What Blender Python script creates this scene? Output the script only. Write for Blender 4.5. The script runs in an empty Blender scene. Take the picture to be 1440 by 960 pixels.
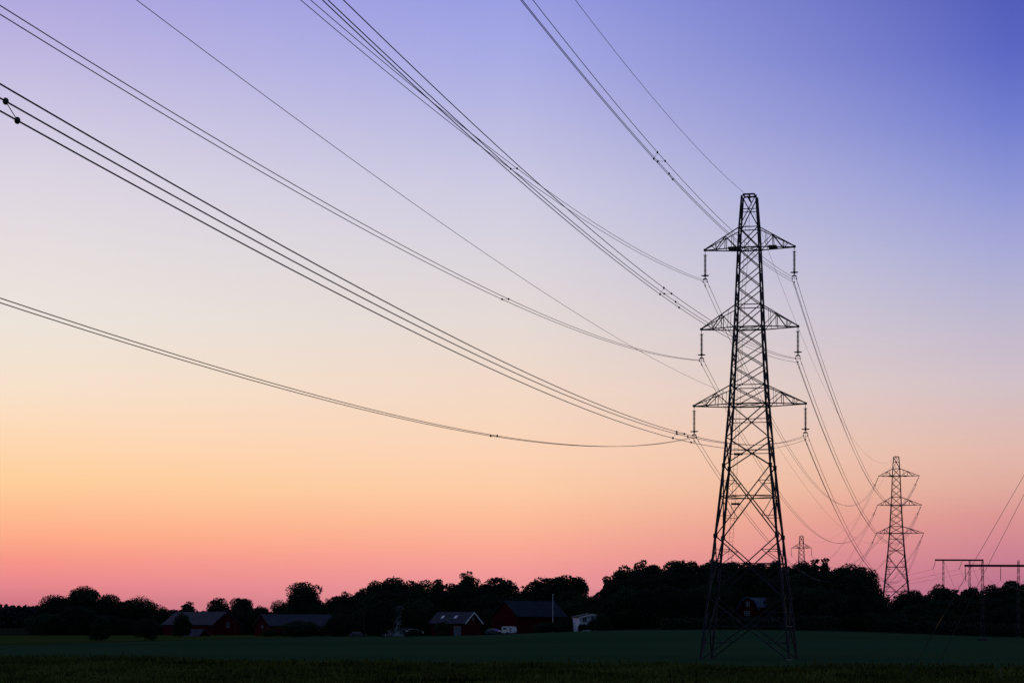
import bpy, math, random
import numpy as np
from mathutils import Vector, Matrix

rnd = random.Random(11)
C = bpy.context.scene.collection
R = math.radians

# ------------------------------------------------------------------ camera
F = 2900.0            # focal length in photo pixels (photo 1440 wide)
HY = 872.0            # horizon row in the photo
CZ = 1.7              # eye height
cam_d = bpy.data.cameras.new('camera')
cam_d.sensor_width = 36.0
cam_d.lens = F / 1440 * 36.0
cam_d.shift_y = (HY - 480.0) / 1440.0
cam_d.clip_start = 0.1
cam_d.clip_end = 30000
cam = bpy.data.objects.new('camera', cam_d)
cam.location = (0, 0, CZ)
cam.rotation_euler = (R(90), 0, 0)
C.objects.link(cam)
bpy.context.scene.camera = cam
vs = bpy.context.scene.view_settings
vs.view_transform = 'Standard'
vs.look = 'None'
vs.exposure = 0
vs.gamma = 1
vs.use_curve_mapping = False

# ------------------------------------------------------------------ dusk sky (world)
def lin(c):
    out = []
    for v in c:
        v = v / 255.0
        out.append(v / 12.92 if v <= .04045 else ((v + .055) / 1.055) ** 2.4)
    return (*out, 1.0)

world = bpy.data.worlds.new('World')
bpy.context.scene.world = world
world.use_nodes = True
nt = world.node_tree
nt.nodes.clear()
def N(t, **kw):
    n = nt.nodes.new(t)
    for k, v in kw.items(): setattr(n, k, v)
    return n
def L(a, b): nt.links.new(a, b)
def wmath(op, a, b=None, clamp=False):
    n = N('ShaderNodeMath', operation=op); n.use_clamp = clamp
    for i, v in enumerate((a, b)):
        if v is None: continue
        if isinstance(v, (int, float)): n.inputs[i].default_value = v
        else: L(v, n.inputs[i])
    return n.outputs[0]
def wrange(v, a, b, smooth=True):
    n = N('ShaderNodeMapRange'); n.interpolation_type = 'SMOOTHSTEP' if smooth else 'LINEAR'
    n.inputs[1].default_value = a; n.inputs[2].default_value = b
    L(v, n.inputs[0]); return n.outputs[0]
def wmix(f, a, b):
    n = N('ShaderNodeMix', data_type='RGBA')
    L(f, n.inputs[0])
    for i, v in ((6, a), (7, b)):
        if isinstance(v, tuple): n.inputs[i].default_value = v
        else: L(v, n.inputs[i])
    return n.outputs[2]
tc = N('ShaderNodeTexCoord'); sp = N('ShaderNodeSeparateXYZ'); L(tc.outputs['Generated'], sp.inputs[0])
X, Y, Z = sp.outputs
hor = wmath('MAXIMUM', wmath('SQRT', wmath('ADD', wmath('MULTIPLY', X, X), wmath('MULTIPLY', Y, Y))), 1e-4)
slope = wmath('DIVIDE', Z, hor)
az = wmath('ARCTAN2', X, Y)
VM = .31
fac = wmath('DIVIDE', slope, VM, True)
def ramp(stops):
    n = N('ShaderNodeValToRGB'); el = n.color_ramp.elements
    st = sorted(((HY - y) / F / VM, c) for y, c in stops)
    el[0].position = st[0][0]; el[0].color = lin(st[0][1])
    el[1].position = st[-1][0]; el[1].color = lin(st[-1][1])
    for p, c in st[1:-1]:
        e = el.new(p); e.color = lin(c)
    L(fac, n.inputs[0]); return n.outputs[0]
left = ramp([(0, (173, 166, 222)), (92, (190, 182, 224)), (183, (207, 200, 226)), (275, (221, 214, 225)), (366, (230, 222, 222)),
             (458, (236, 228, 219)), (550, (247, 225, 203)), (600, (253, 219, 187)), (640, (254, 213, 172)), (682, (254, 206, 155)), (722, (254, 189, 145)), (756, (254, 172, 135)),
             (790, (246, 150, 136)), (820, (233, 136, 140)), (850, (206, 120, 133))])
mid = ramp([(0, (154, 159, 227)), (92, (170, 173, 228)), (183, (189, 188, 226)), (275, (207, 204, 226)), (366, (219, 213, 220)),
            (458, (230, 218, 212)), (550, (243, 217, 198)), (640, (252, 211, 180)), (690, (253, 203, 165)), (730, (252, 187, 153)), (770, (250, 168, 148)),
            (805, (241, 153, 151)), (835, (229, 145, 151)), (860, (212, 133, 149))])
right = ramp([(0, (79, 90, 182)), (92, (91, 103, 194)), (183, (113, 125, 206)), (275, (141, 149, 213)), (366, (168, 170, 215)),
              (458, (190, 184, 208)), (550, (210, 192, 198)), (640, (226, 184, 171)), (690, (224, 170, 157)), (730, (218, 148, 146)), (770, (208, 134, 145)),
              (805, (195, 121, 142)), (860, (171, 103, 137))])
sky = wmix(wrange(az, R(-13), R(-1), False), left, mid)
sky = wmix(wrange(az, R(0), R(13.5), False), sky, right)
# high sky and the sky away from the afterglow are the dim blue of dusk
sky = wmix(wrange(slope, .27, 1.3), sky, (.045, .065, .18, 1))
away = wrange(wmath('ABSOLUTE', wmath('ADD', az, R(6))), R(24), R(95))
sky = wmix(away, sky, (.085, .125, .225, 1))
bg = N('ShaderNodeBackground'); L(sky, bg.inputs[0]); bg.inputs[1].default_value = 1.0
wo = N('ShaderNodeOutputWorld'); L(bg.outputs[0], wo.inputs[0])

# ------------------------------------------------------------------ helpers
def mat(name, col, rough=.7, var=.25, scale=3.0, metal=0.0, bump=0.0, col2=None, detail=4, spec=.3):
    m = bpy.data.materials.new(name); m.use_nodes = True
    t = m.node_tree; b = t.nodes['Principled BSDF']
    b.inputs['Roughness'].default_value = rough; b.inputs['Metallic'].default_value = metal
    b.inputs['Specular IOR Level'].default_value = spec
    g = t.nodes.new('ShaderNodeTexCoord'); n = t.nodes.new('ShaderNodeTexNoise')
    n.inputs['Scale'].default_value = scale; n.inputs['Detail'].default_value = detail
    t.links.new(g.outputs['Object'], n.inputs['Vector'])
    r = t.nodes.new('ShaderNodeValToRGB')
    a = tuple(c * (1 - var) for c in col); z = tuple(c * (1 + var) for c in (col2 or col))
    r.color_ramp.elements[0].position = .3; r.color_ramp.elements[1].position = .7
    r.color_ramp.elements[0].color = (*a, 1); r.color_ramp.elements[1].color = (*z, 1)
    t.links.new(n.outputs['Fac'], r.inputs[0]); t.links.new(r.outputs[0], b.inputs['Base Color'])
    if bump:
        bp = t.nodes.new('ShaderNodeBump'); bp.inputs['Strength'].default_value = bump
        t.links.new(n.outputs['Fac'], bp.inputs['Height']); t.links.new(bp.outputs[0], b.inputs['Normal'])
    return m

M = {
    'steel': mat('weathered_steel', (.034, .032, .038), .65, .35, 1.5, spec=.15),
    'wire': mat('weathered_aluminium_cable', (.035, .03, .035), .6, .2, .5),
    'insulator': mat('brown_glazed_porcelain', (.045, .025, .025), .35, .2, 6),
    'hardware': mat('dark_fittings', (.04, .035, .04), .5, .2, 6),
    'plate': mat('yellow_enamel_plate', (.30, .22, .03), .5, .3, 3),
    'concrete': mat('concrete', (.24, .235, .225), .9, .2, 4),
    'footing': mat('dark_concrete', (.07, .07, .068), .9, .3, 3),  # darker grey concrete for most of the footings
    'bark': mat('bark', (.05, .04, .03), .9, .3, 5),
    'red_wall': mat('falu_red_boards', (.060, .006, .010), .85, .25, 1.2, spec=.02),
    'roof_tile': mat('grey_roof', (.044, .044, .062), .75, .25, 1.0, spec=.1),
    'roof_dark': mat('dark_roof', (.022, .026, .038), .75, .25, 1.0, spec=.1),
    'roof_blue': mat('blue_grey_sheet_roof', (.06, .085, .15), .6, .15, 1.0),
    'white': mat('white_paint', (.74, .74, .74), .6, .06, 2),
    'dullwhite': mat('weathered_white_boards', (.34, .36, .42), .7, .15, 2),
    'grey_door': mat('grey_painted_boards', (.11, .12, .15), .7, .15, 2),
    'frame': mat('weathered_window_frame', (.24, .25, .28), .7, .12, 2),
    'cottage': mat('pale_limewash', (.62, .66, .74), .8, .12, 1.5, spec=.1),
    'dark': mat('dark_void', (.02, .02, .022), .6, .2, 2),
    'glass': mat('window_glass', (.03, .035, .045), .08, .1, 1, spec=.6),
    'car_dark': mat('dark_car_paint', (.03, .035, .05), .25, .1, 2, spec=.5),
    'car_light': mat('pale_car_paint', (.35, .37, .42), .3, .08, 2, spec=.5),
    'tyre': mat('tyre_rubber', (.02, .02, .02), .9, .2, 4),
    'yellow': mat('yellow_plastic_sleeve', (.22, .085, .012), .6, .15, 2),
    'timber': mat('weathered_timber', (.14, .11, .085), .9, .3, 3),
    'stone': mat('grey_stone', (.035, .034, .034), .95, .3, 3, bump=.4, spec=.05),
}

def leafmat(name, col, col2, scale=.35):
    m = mat(name, col, .8, .3, scale, col2=col2, spec=.1, detail=3)
    return m
M['leaf'] = leafmat('broadleaf_foliage', (.016, .030, .017), (.026, .046, .020), 2.5)
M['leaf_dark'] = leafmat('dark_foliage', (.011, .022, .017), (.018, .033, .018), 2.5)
M['needle'] = leafmat('needle_foliage', (.010, .020, .015), (.016, .028, .018), 2.5)

M['far_leaf'] = leafmat('far_foliage_haze_tinted', (.016, .026, .030), (.020, .032, .036), .3)  # blue of distance haze put into the leaf colour

class MB:
    def __init__(s): s.v = []; s.f = []
    def quad(s, *p):
        i = len(s.v); s.v += [tuple(q) for q in p]; s.f.append(tuple(range(i, i + len(p))))
    def box(s, c, d, rz=0.0):
        i = len(s.v); cx, cy, cz = c; a, b, h = d[0] / 2, d[1] / 2, d[2] / 2
        co, si = math.cos(rz), math.sin(rz)
        for z in (-h, h):
            for x, y in ((-a, -b), (a, -b), (a, b), (-a, b)):
                s.v.append((cx + x * co - y * si, cy + x * si + y * co, cz + z))
        s.f += [(i, i+3, i+2, i+1), (i+4, i+5, i+6, i+7), (i, i+1, i+5, i+4), (i+1, i+2, i+6, i+5), (i+2, i+3, i+7, i+6), (i+3, i, i+4, i+7)]
    def bar(s, p, q, w, h=None, jit=.004):
        h = h or w
        p = Vector(p); q = Vector(q)
        p += Vector((rnd.uniform(-jit, jit), rnd.uniform(-jit, jit), rnd.uniform(-jit, jit)))
        q += Vector((rnd.uniform(-jit, jit), rnd.uniform(-jit, jit), rnd.uniform(-jit, jit)))
        d = (q - p).normalized()
        up = Vector((0, 0, 1)) if abs(d.z) < .95 else Vector((1, 0, 0))
        a = d.cross(up).normalized(); b = a.cross(d)
        i = len(s.v)
        for o in (p, q):
            for x, y in ((-1, -1), (1, -1), (1, 1), (-1, 1)):
                s.v.append(tuple(o + a * (x * w / 2) + b * (y * h / 2)))
        s.f += [(i, i+3, i+2, i+1), (i+4, i+5, i+6, i+7), (i, i+1, i+5, i+4), (i+1, i+2, i+6, i+5), (i+2, i+3, i+7, i+6), (i+3, i, i+4, i+7)]
    def tube(s, pts, r, n=6, cap=True):
        i0 = len(s.v); P = [Vector(p) for p in pts]
        rs = r if isinstance(r, (list, tuple)) else [r] * len(P)
        for k, p in enumerate(P):
            d = (P[min(k + 1, len(P) - 1)] - P[max(k - 1, 0)]).normalized()
            up = Vector((0, 0, 1)) if abs(d.z) < .95 else Vector((1, 0, 0))
            a = d.cross(up).normalized(); b = a.cross(d)
            for j in range(n):
                t = 2 * math.pi * j / n
                s.v.append(tuple(p + (a * math.cos(t) + b * math.sin(t)) * rs[k]))
        for k in range(len(P) - 1):
            for j in range(n):
                a = i0 + k * n + j; b = i0 + k * n + (j + 1) % n
                s.f.append((a, b, b + n, a + n))
        if cap:
            s.f.append(tuple(i0 + j for j in reversed(range(n))))
            s.f.append(tuple(i0 + (len(P) - 1) * n + j for j in range(n)))
    def ball(s, c, r, n=8, m=5, sz=1.0):
        i0 = len(s.v)
        for k in range(m + 1):
            ph = math.pi * k / m
            for j in range(n):
                t = 2 * math.pi * j / n
                s.v.append((c[0] + r * math.sin(ph) * math.cos(t), c[1] + r * math.sin(ph) * math.sin(t), c[2] + r * sz * math.cos(ph)))
        for k in range(m):
            for j in range(n):
                a = i0 + k * n + j; b = i0 + k * n + (j + 1) % n
                s.f.append((a, a + n, b + n, b))
    def mesh(s, name, material):
        me = bpy.data.meshes.new(name); me.from_pydata(s.v, [], s.f); me.update()
        me.materials.append(material); return me
    def build(s, name, material, parent=None):
        o = bpy.data.objects.new(name, s.mesh(name, material)); C.objects.link(o)
        if parent: o.parent = parent
        return o

def tag(o, label=None, cat=None, group=None, kind=None):
    if label: o['label'] = label
    if cat: o['category'] = cat
    if group: o['group'] = group
    if kind: o['kind'] = kind
    return o
def thing(name, label, cat, loc=(0, 0, 0), rz=0.0, group=None):
    o = bpy.data.objects.new(name, None); C.objects.link(o)
    o.location = loc; o.rotation_euler = (0, 0, rz); o.empty_display_size = .5
    return tag(o, label, cat, group)
def dup(o, parent=None):
    c = o.copy(); C.objects.link(c)
    if parent: c.parent = parent
    for ch in list(o.children): dup(ch, c)
    return c
def px(x, Yd): return (x - 720.0) / F * Yd
def pz(y, Yd): return CZ + (HY - y) / F * Yd

# ------------------------------------------------------------------ terrain
def smooth(t): t = np.clip(t, 0, 1); return t * t * (3 - 2 * t)
def terrain(x, y):
    x = np.asarray(x, float); y = np.asarray(y, float)
    z = CZ - 1.7 - 2.8 * smooth((y - 8) / 50.0)                       # a bank under the viewpoint
    z = z + .45 * smooth((y - 330) / 200.0)
    z = z + 2.5 * np.exp(-((x - 45) / 55.0) ** 2 - ((y - 440) / 70.0) ** 2)
    z = z + 3.6 * np.exp(-((x - 57) / 22.0) ** 2 - ((y - 490) / 28.0) ** 2)
    z = z + .10 * np.sin(x * .045 + 1) * np.sin(y * .021) * smooth((y - 80) / 80)
    z = z - 8.5 * smooth((y - 760) / 280.0) * smooth((x + 150) / 250.)
    return z
def gz(x, y): return float(terrain(x, y))

def sheet(name, xs, ys, material, off=0.0, warp=None):
    xs = np.asarray(xs, float); ys = np.asarray(ys, float)
    gx, gy = np.meshgrid(xs, ys)
    if warp: gx, gy = warp(gx, gy)
    z = terrain(gx, gy) + off
    V = np.stack([gx, gy, z], -1).reshape(-1, 3)
    nx = len(xs); ny = len(ys)
    i = (np.arange(ny - 1)[:, None] * nx + np.arange(nx - 1)[None]).ravel()
    Fq = np.stack([i, i + 1, i + nx + 1, i + nx], 1)
    me = bpy.data.meshes.new(name); me.from_pydata(V.tolist(), [], Fq.tolist()); me.update()
    for p in me.polygons: p.use_smooth = True
    me.materials.append(material)
    o = bpy.data.objects.new(name, me); C.objects.link(o)
    return tag(o, kind='structure')

def groundmat(name, a, b, s1, c, s2, stretch=(1, 1, 1), bump=.0):
    m = bpy.data.materials.new(name); m.use_nodes = True
    t = m.node_tree; bs = t.nodes['Principled BSDF']
    g = t.nodes.new('ShaderNodeTexCoord'); mp = t.nodes.new('ShaderNodeMapping'); mp.inputs['Scale'].default_value = stretch
    t.links.new(g.outputs['Object'], mp.inputs[0])
    def noise(s, d=4):
        n = t.nodes.new('ShaderNodeTexNoise'); n.inputs['Scale'].default_value = s; n.inputs['Detail'].default_value = d
        t.links.new(mp.outputs[0], n.inputs['Vector']); return n.outputs['Fac']
    def rng(v, lo, hi):
        n = t.nodes.new('ShaderNodeMapRange'); n.inputs[1].default_value = lo; n.inputs[2].default_value = hi
        t.links.new(v, n.inputs[0]); return n.outputs[0]
    def mix(f, p, q):
        n = t.nodes.new('ShaderNodeMix'); n.data_type = 'RGBA'; t.links.new(f, n.inputs[0])
        for i, v in ((6, p), (7, q)):
            if isinstance(v, tuple): n.inputs[i].default_value = (*v, 1)
            else: t.links.new(v, n.inputs[i])
        return n.outputs[2]
    n1 = noise(s1); n2 = noise(s2, 6)
    col = mix(rng(n1, .35, .65), a, b)
    col = mix(rng(n2, .52, .72), col, c)
    bs2 = t.nodes.new('ShaderNodeBsdfDiffuse'); t.links.new(col, bs2.inputs['Color'])
    t.links.new(bs2.outputs[0], t.nodes['Material Output'].inputs[0]); t.nodes.remove(bs); bs = bs2
    if bump:
        bp = t.nodes.new('ShaderNodeBump'); bp.inputs['Strength'].default_value = bump; bp.inputs['Distance'].default_value = .3
        t.links.new(n2, bp.inputs['Height']); t.links.new(bp.outputs[0], bs.inputs['Normal'])
    return m
M['earth'] = groundmat('rough_grassland', (.012, .018, .010), (.02, .026, .013), .02, (.024, .026, .014), .3)
M['crop'] = groundmat('young_crop', (.025, .060, .027), (.030, .070, .033), .014, (.042, .074, .026), .12, (.35, 1.6, 1))
M['crop_dry'] = groundmat('olive_ley', (.042, .058, .014), (.050, .070, .018), .02, (.048, .072, .018), .15, (.4, 1.5, 1))
M['meadow'] = groundmat('meadow_soil', (.020, .032, .010), (.034, .044, .012), .06, (.05, .05, .014), .9)

ys = np.concatenate([np.linspace(-120, 60, 40), np.linspace(66, 700, 130), np.linspace(720, 1500, 40), np.geomspace(1550, 9000, 20)])
xs = np.concatenate([-np.geomspace(5000, 330, 16), np.linspace(-300, 300, 90), np.geomspace(330, 5000, 16)])
sheet('ground', xs, ys, M['earth'])
def edge(x):          # where the meadow ends and the crop begins
    return 213 - .55 * x + 5 * np.sin(x * .06) + 2 * np.sin(x * .21)
def warp_meadow(gx, gy):
    t = gy
    return gx, 60 + t * (edge(gx) - 60)
sheet('meadow', np.linspace(-140, 110, 90), np.linspace(0, 1, 50), M['meadow'], .04, warp_meadow)
def far_edge(x):
    return 560 - 90 * smooth((x + 60) / 90) - 45 * smooth((x + 10) / 45) + 3 * np.sin(x * .09)
def warp_crop(gx, gy):
    return gx, edge(gx) + gy * (far_edge(gx) - edge(gx))
sheet('crop_field', np.linspace(-160, 150, 110), np.linspace(0, 1, 90), M['crop'], .04, warp_crop)
def warp_olive(gx, gy):
    near = np.clip(345 + (gx + 110) * 2.4, 330, 540)
    return gx, near + gy * (554 - near)
sheet('pasture', np.linspace(-160, -30, 50), np.linspace(0, 1, 16), M['crop_dry'], .09, warp_olive)

# ------------------------------------------------------------------ foliage built from small faces
def leaf_mesh(name, centres, size, material, seed, flat=0.0):
    g = np.random.default_rng(seed); n = len(centres)
    a = g.normal(size=(n, 3)); a /= np.linalg.norm(a, axis=1)[:, None]
    b = g.normal(size=(n, 3)); b -= (a * b).sum(1)[:, None] * a; b /= np.linalg.norm(b, axis=1)[:, None]
    s = (size * g.uniform(.55, 1.35, n))[:, None] if np.isscalar(size) else (size * g.uniform(.6, 1.3, n))[:, None]
    v = np.stack([centres - a * s, centres - b * s * .7, centres + a * s, centres + b * s * .7], 1).reshape(-1, 3)
    me = bpy.data.meshes.new(name)
    me.vertices.add(4 * n); me.loops.add(4 * n); me.polygons.add(n)
    me.vertices.foreach_set('co', v.astype(np.float32).ravel())
    me.loops.foreach_set('vertex_index', np.arange(4 * n, dtype=np.int32))
    me.polygons.foreach_set('loop_start', np.arange(0, 4 * n, 4, dtype=np.int32))
    me.polygons.foreach_set('loop_total', np.full(n, 4, dtype=np.int32))
    me.update(calc_edges=True); me.validate(); me.materials.append(material)
    return me

def crown_points(kind, seed, nleaf, asp):
    """leaf centres of a crown of height 1 and width asp; clumps keep a true round shape"""
    g = np.random.default_rng(seed)
    cl = []; a = asp / 2; q0 = min(asp, 1.0)
    if kind in ('dome', 'round', 'oval', 'rough', 'shrub'):
        z0, rs = {'dome': (.08, .185), 'round': (.20, .175), 'oval': (.12, .18), 'rough': (.08, .13), 'shrub': (.0, .16)}[kind]
        rs *= q0; hz = (1 - z0) / 2; zc = z0 + hz
        k = int(np.clip(9 * asp * (1 - z0) / (rs * rs * 9) * .85, 34, 120))
        for i in range(k):
            d = g.normal(size=3); d /= np.linalg.norm(d)
            f = g.uniform(.25, 1.0) ** .45
            if kind == 'rough': f *= g.uniform(.75, 1.12)
            r = rs * g.uniform(.5, 1.2)
            p = d * f * np.array([a - r * .8, a - r * .8, hz - r * .8])
            if p[2] < 0 and kind in ('dome', 'shrub'): p[:2] = d[:2] / max(1e-6, np.linalg.norm(d[:2])) * (a - r * .8) * f * (1 - .15 * (p[2] / hz) ** 2)
            t = max(0, p[2]) / hz
            if kind == 'rough': p[:2] *= 1.05 - .5 * t
            if kind == 'oval': p[:2] *= 1.0 - .22 * t
            cl.append((np.array([p[0], p[1], zc + p[2]]), r))
        for i in range(12):
            cl.append((np.array([g.uniform(-.45, .45) * a, g.uniform(-.45, .45) * a, z0 + (1 - z0) * g.uniform(.12, .75)]), rs * 1.5))
    elif kind == 'conifer':
        for i in range(60):
            z = g.uniform(.05, .985); r = (1 - z) * a * .95 + .012
            t = g.uniform(0, 2 * math.pi); q = r * g.uniform(.25, 1)
            cl.append((np.array([q * math.cos(t), q * math.sin(t), z - .08 * q]), (.025 + .10 * (1 - z)) * q0 ** .5))
    elif kind == 'pine':
        for i in range(20):
            z = .40 + .56 * (i / 19); r = a * .9 * math.sin(math.pi * min(1, .25 + .70 * (i / 19)))
            t = g.uniform(0, 2 * math.pi); q = r * g.uniform(.3, 1.2)
            cl.append((np.array([q * math.cos(t), q * math.sin(t), z]), g.uniform(.035, .06)))
        for i in range(6): cl.append((np.array([g.uniform(-.02, .02), g.uniform(-.02, .02), g.uniform(.5, .96)]), .05))
    pts = []
    w = np.array([c[1] ** 2.2 for c in cl]); w /= w.sum()
    for (c, r), f in zip(cl, w):
        m = max(12, int(nleaf * f)); d = g.normal(size=(m, 3)); d /= np.linalg.norm(d, axis=1)[:, None]
        q = d * (r * g.uniform(.15, 1.0, m) ** .3)[:, None] * np.array([1.12, 1.12, .9])
        pts.append(c + q + g.normal(scale=r * .05, size=(m, 3)))
    p = np.concatenate(pts)
    ext = p[g.integers(0, len(p), 25)]; out = ext - np.array([0, 0, .5]); out /= np.linalg.norm(out, axis=1)[:, None]
    p = np.concatenate([p, ext + out * g.uniform(.005, .025, (len(ext), 1))])
    p[:, 2] = p[:, 2] / np.quantile(p[:, 2], .9985)
    p[:, :2] *= asp / (np.quantile(np.abs(p[:, :2]), .985) * 2)
    p[:, 2] = np.maximum(p[:, 2], .01)
    return p, cl

ASP = (.22, .35, .5, .7, 1.0, 1.5)
PROTO = {}
def proto(kind, seed, asp):
    asp = min(ASP, key=lambda v: abs(math.log(v / asp)))
    key = (kind, seed, asp)
    if key in PROTO: return PROTO[key]
    ls = .0158 if kind not in ('conifer', 'pine') else .0145
    nl = {'dome': 13000, 'round': 10500, 'oval': 10500, 'rough': 9500, 'shrub': 12000, 'conifer': 7000, 'pine': 4500}[kind]
    nl = int(nl * min(1.0, asp ** .8) * 2.3) + 2500
    p, cl = crown_points(kind, 100 * seed + len(kind), nl, asp)
    mt = M['needle'] if kind in ('conifer', 'pine') else (M['leaf_dark'] if seed % 2 else M['leaf'])
    cm = leaf_mesh('crown', p, ls, mt, seed)
    mb = MB(); g = random.Random(seed)
    top = .93 if kind in ('conifer', 'pine') else .62
    lean = [(g.uniform(-.012, .012) * k, g.uniform(-.012, .012) * k) for k in range(5)]
    mb.tube([(lean[k][0], lean[k][1], top * k / 4) for k in range(5)], [.022, .017, .014, .011, .005], 7)
    for c, r in cl[:(18 if kind not in ('conifer',) else 10)]:
        cx, cy, cz = c
        zb = max(.08, min(top * .9, cz * .6)); f = zb / top * 4; k = min(3, int(f))
        bx = lean[k][0] + (lean[k + 1][0] - lean[k][0]) * (f - k); by = lean[k][1] + (lean[k + 1][1] - lean[k][1]) * (f - k)
        mb.tube([(bx, by, zb), ((bx + cx) / 2, (by + cy) / 2, zb + (cz - zb) * .6), (cx, cy, cz)], [.009, .006, .003], 5, False)
    tm = mb.mesh('trunk', M['bark'])
    PROTO[key] = (cm, tm, asp)
    return PROTO[key]
def tree(x, top, w, kind, Yd, label, cat='tree', group=None, seed=None, base=None, name=None):
    X = px(x, Yd); zb = gz(X, Yd) - .1 if base is None else base
    h = pz(top, Yd) - zb; wid = w / F * Yd
    cm, tm, asp = proto(kind, seed if seed is not None else rnd.randrange(1, 4), wid / h)
    nm = name or {'conifer': 'spruce_tree', 'pine': 'pine_tree', 'shrub': 'shrub'}.get(kind, 'broadleaf_tree')
    o = thing(nm, label, cat, (X, Yd, zb), rnd.uniform(0, 6.28), group)
    o.scale = (wid / asp, wid / asp, h)
    for n_, me in (('crown', cm), ('trunk', tm)):
        c = bpy.data.objects.new(n_, me); C.objects.link(c); c.parent = o
    return o

# ------------------------------------------------------------------ lattice towers
ZL = [0, 7.25, 14.4, 22.6, 25.9, 29.8, 32.0, 34.25, 36.5, 38.8, 41.4, 43.6, 45.8, 48.1, 50.5, 54.2]
WZ = [(0, 10.2), (7.25, 8.65), (14.4, 7.1), (22.6, 5.4), (29.8, 4.25), (38.8, 3.2), (48.1, 2.45), (50.5, 2.2), (54.3, 1.65)]
def bw(z):
    for (a, wa), (b, wb) in zip(WZ, WZ[1:]):
        if z <= b: return wa + (wb - wa) * (z - a) / (b - a)
    return WZ[-1][1]
COR = ((-1, -1), (1, -1), (1, 1), (-1, 1))
def corner(i, z):
    w = bw(z) / 2; return Vector((COR[i % 4][0] * w, COR[i % 4][1] * w, z))
ARM_Z = ((48.1, 50.5), (38.8, 41.4), (29.8, 32.0))     # bottom chord, top chord
def lattice_tower(label, loc, rz, arms, wide=1.0):
    t = thing('lattice_tower', label, 'pylon', loc, rz, 'lattice pylons of the power line')
    S = M['steel']
    for i in range(4):
        m = MB()
        for a, b in zip(ZL, ZL[1:]):
            wd = (.27 if a < 22 else .23 if a < 38 else .19) * wide
            m.bar(corner(i, a), corner(i, b) + Vector((0, 0, .02)), wd, jit=0)
            if a in (7.25, 14.4, 22.6): m.box(corner(i, a), (wd * 1.7, wd * 1.7, .5))     # gusset plates
        leg = m.build('leg', S, t)
        f = MB(); c = corner(i, 0); f.box((c.x, c.y, -.02), (.62, .62, .4)); f.build('footing', M['concrete' if i == 1 else 'footing'], leg)
    for n, (a, b) in enumerate(zip(ZL, ZL[1:])):
        lower = b <= 29.9; zc = None
        for i in range(4):
            m = MB()
            p, q, r, s = corner(i, a), corner(i + 1, a), corner(i, b), corner(i + 1, b)
            wd = (.13 if b < 23 else .125 if lower else .1) * wide
            m.bar(p, s, wd); m.bar(q, r, wd)
            tt = bw(a) / (bw(a) + bw(b)); zc = a + (b - a) * tt
            cx = p.lerp(s, tt)
            if b < 23:                                              # redundant members of the big panels
                for side, lo, hi in ((0, p, r), (1, q, s)):
                    li = i + side
                    for zz, far in ((a + (zc - a) * .5, True), (zc + (b - zc) * .5, False)):
                        lg = corner(li, zz); dg = lo.lerp(cx, .5) if far else hi.lerp(cx, .5)
                        dg.z = zz
                        m.bar(lg, dg, .07 * wide); m.bar(dg, corner(li, zc), .075 * wide)
            m.build('bracing', S, t)
        if lower or b > 54:
            m = MB()
            for i in range(4):
                m.bar(corner(i, zc), corner(i + 1, zc), (.11 if b < 23 else .085) * wide)
            if b < 23:
                pm = [corner(i, zc).lerp(corner(i + 1, zc), .5) for i in range(4)]
                for i in range(4): m.bar(pm[i], pm[(i + 1) % 4], .07 * wide)
            m.build('horizontal_frame', S, t)
    for zb, zt in ARM_Z:
        for z, wd in ((zb, .15), (zt, .1)):
            m = MB()
            for i in range(4): m.bar(corner(i, z), corner(i + 1, z), wd * wide)
            if z == zb:
                m.bar(corner(0, z), corner(2, z), .07); m.bar(corner(1, z), corner(3, z), .07)
            m.build('horizontal_frame', S, t)
    tips = {}
    for k, (zb, zt) in enumerate(ARM_Z):
        for side, ln in ((-1, arms[k][0]), (1, arms[k][1])):
            m = MB(); tip = Vector((side * ln, 0, zb)); tips[(k, side)] = tip
            lower, upper = [], []
            for sy in (-1, 1):
                ci = [i for i in range(4) if COR[i] == (side, sy)][0]
                B0, T0 = corner(ci, zb), corner(ci, zt)
                tp = tip + Vector((0, sy * .1, 0))
                m.bar(B0, tp, .115 * wide); m.bar(T0, tp + Vector((0, 0, .12)), .105 * wide)
                bot = lambda f: B0.lerp(tp, f)
                up = lambda f: T0.lerp(tp + Vector((0, 0, .12)), f)
                m.bar(up(.4), bot(.4), .08 * wide); m.bar(up(.4), bot(.02), .075 * wide)
                m.bar(up(.4), bot(.67), .1 * wide); m.bar(up(.7), bot(.67), .06 * wide); m.bar(up(.2), bot(.2), .05 * wide)
                m.bar(bot(.67), up(.82), .055 * wide)
                lower.append(bot); upper.append(up)
            for f in (.2, .4, .67):
                m.bar(lower[0](f), lower[1](f), .06 * wide)
            m.bar(upper[0](.4), upper[1](.4), .06 * wide)
            m.bar(lower[0](.0), lower[1](.4), .055); m.bar(lower[1](.4), lower[0](.67), .055)
            m.box(tip + Vector((0, 0, .05)), (.32, .34, .26))
            m.build('crossarm', S, t)
    m = MB(); w = bw(54.2)
    for sy in (-1, 1): m.bar((-w / 2 + .2, sy * w / 2, 54.34), (w / 2 - .2, sy * w / 2, 54.34), .17)
    for sx in (-1, 1):
        m.bar((sx * (w / 2 - .2), -w / 2, 54.34), (sx * (w / 2 - .2), w / 2, 54.34), .15)
        for sy in (-1, 1): m.bar((sx * (w / 2 - .2), sy * w / 2, 54.34), (sx * w / 2, sy * w / 2, 54.1), .12)
    m.bar((0, -w / 2 - .15, 54.3), (0, w / 2 + .15, 54.3), .14)
    cap = m.build('peak_cap', S, t)
    m = MB(); m.tube([(-.22, -.5, 54.15), (0, -.2, 53.9), (.05, .2, 53.75), (.16, .7, 53.6)], [.05, .13, .12, .04], 6)
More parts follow.
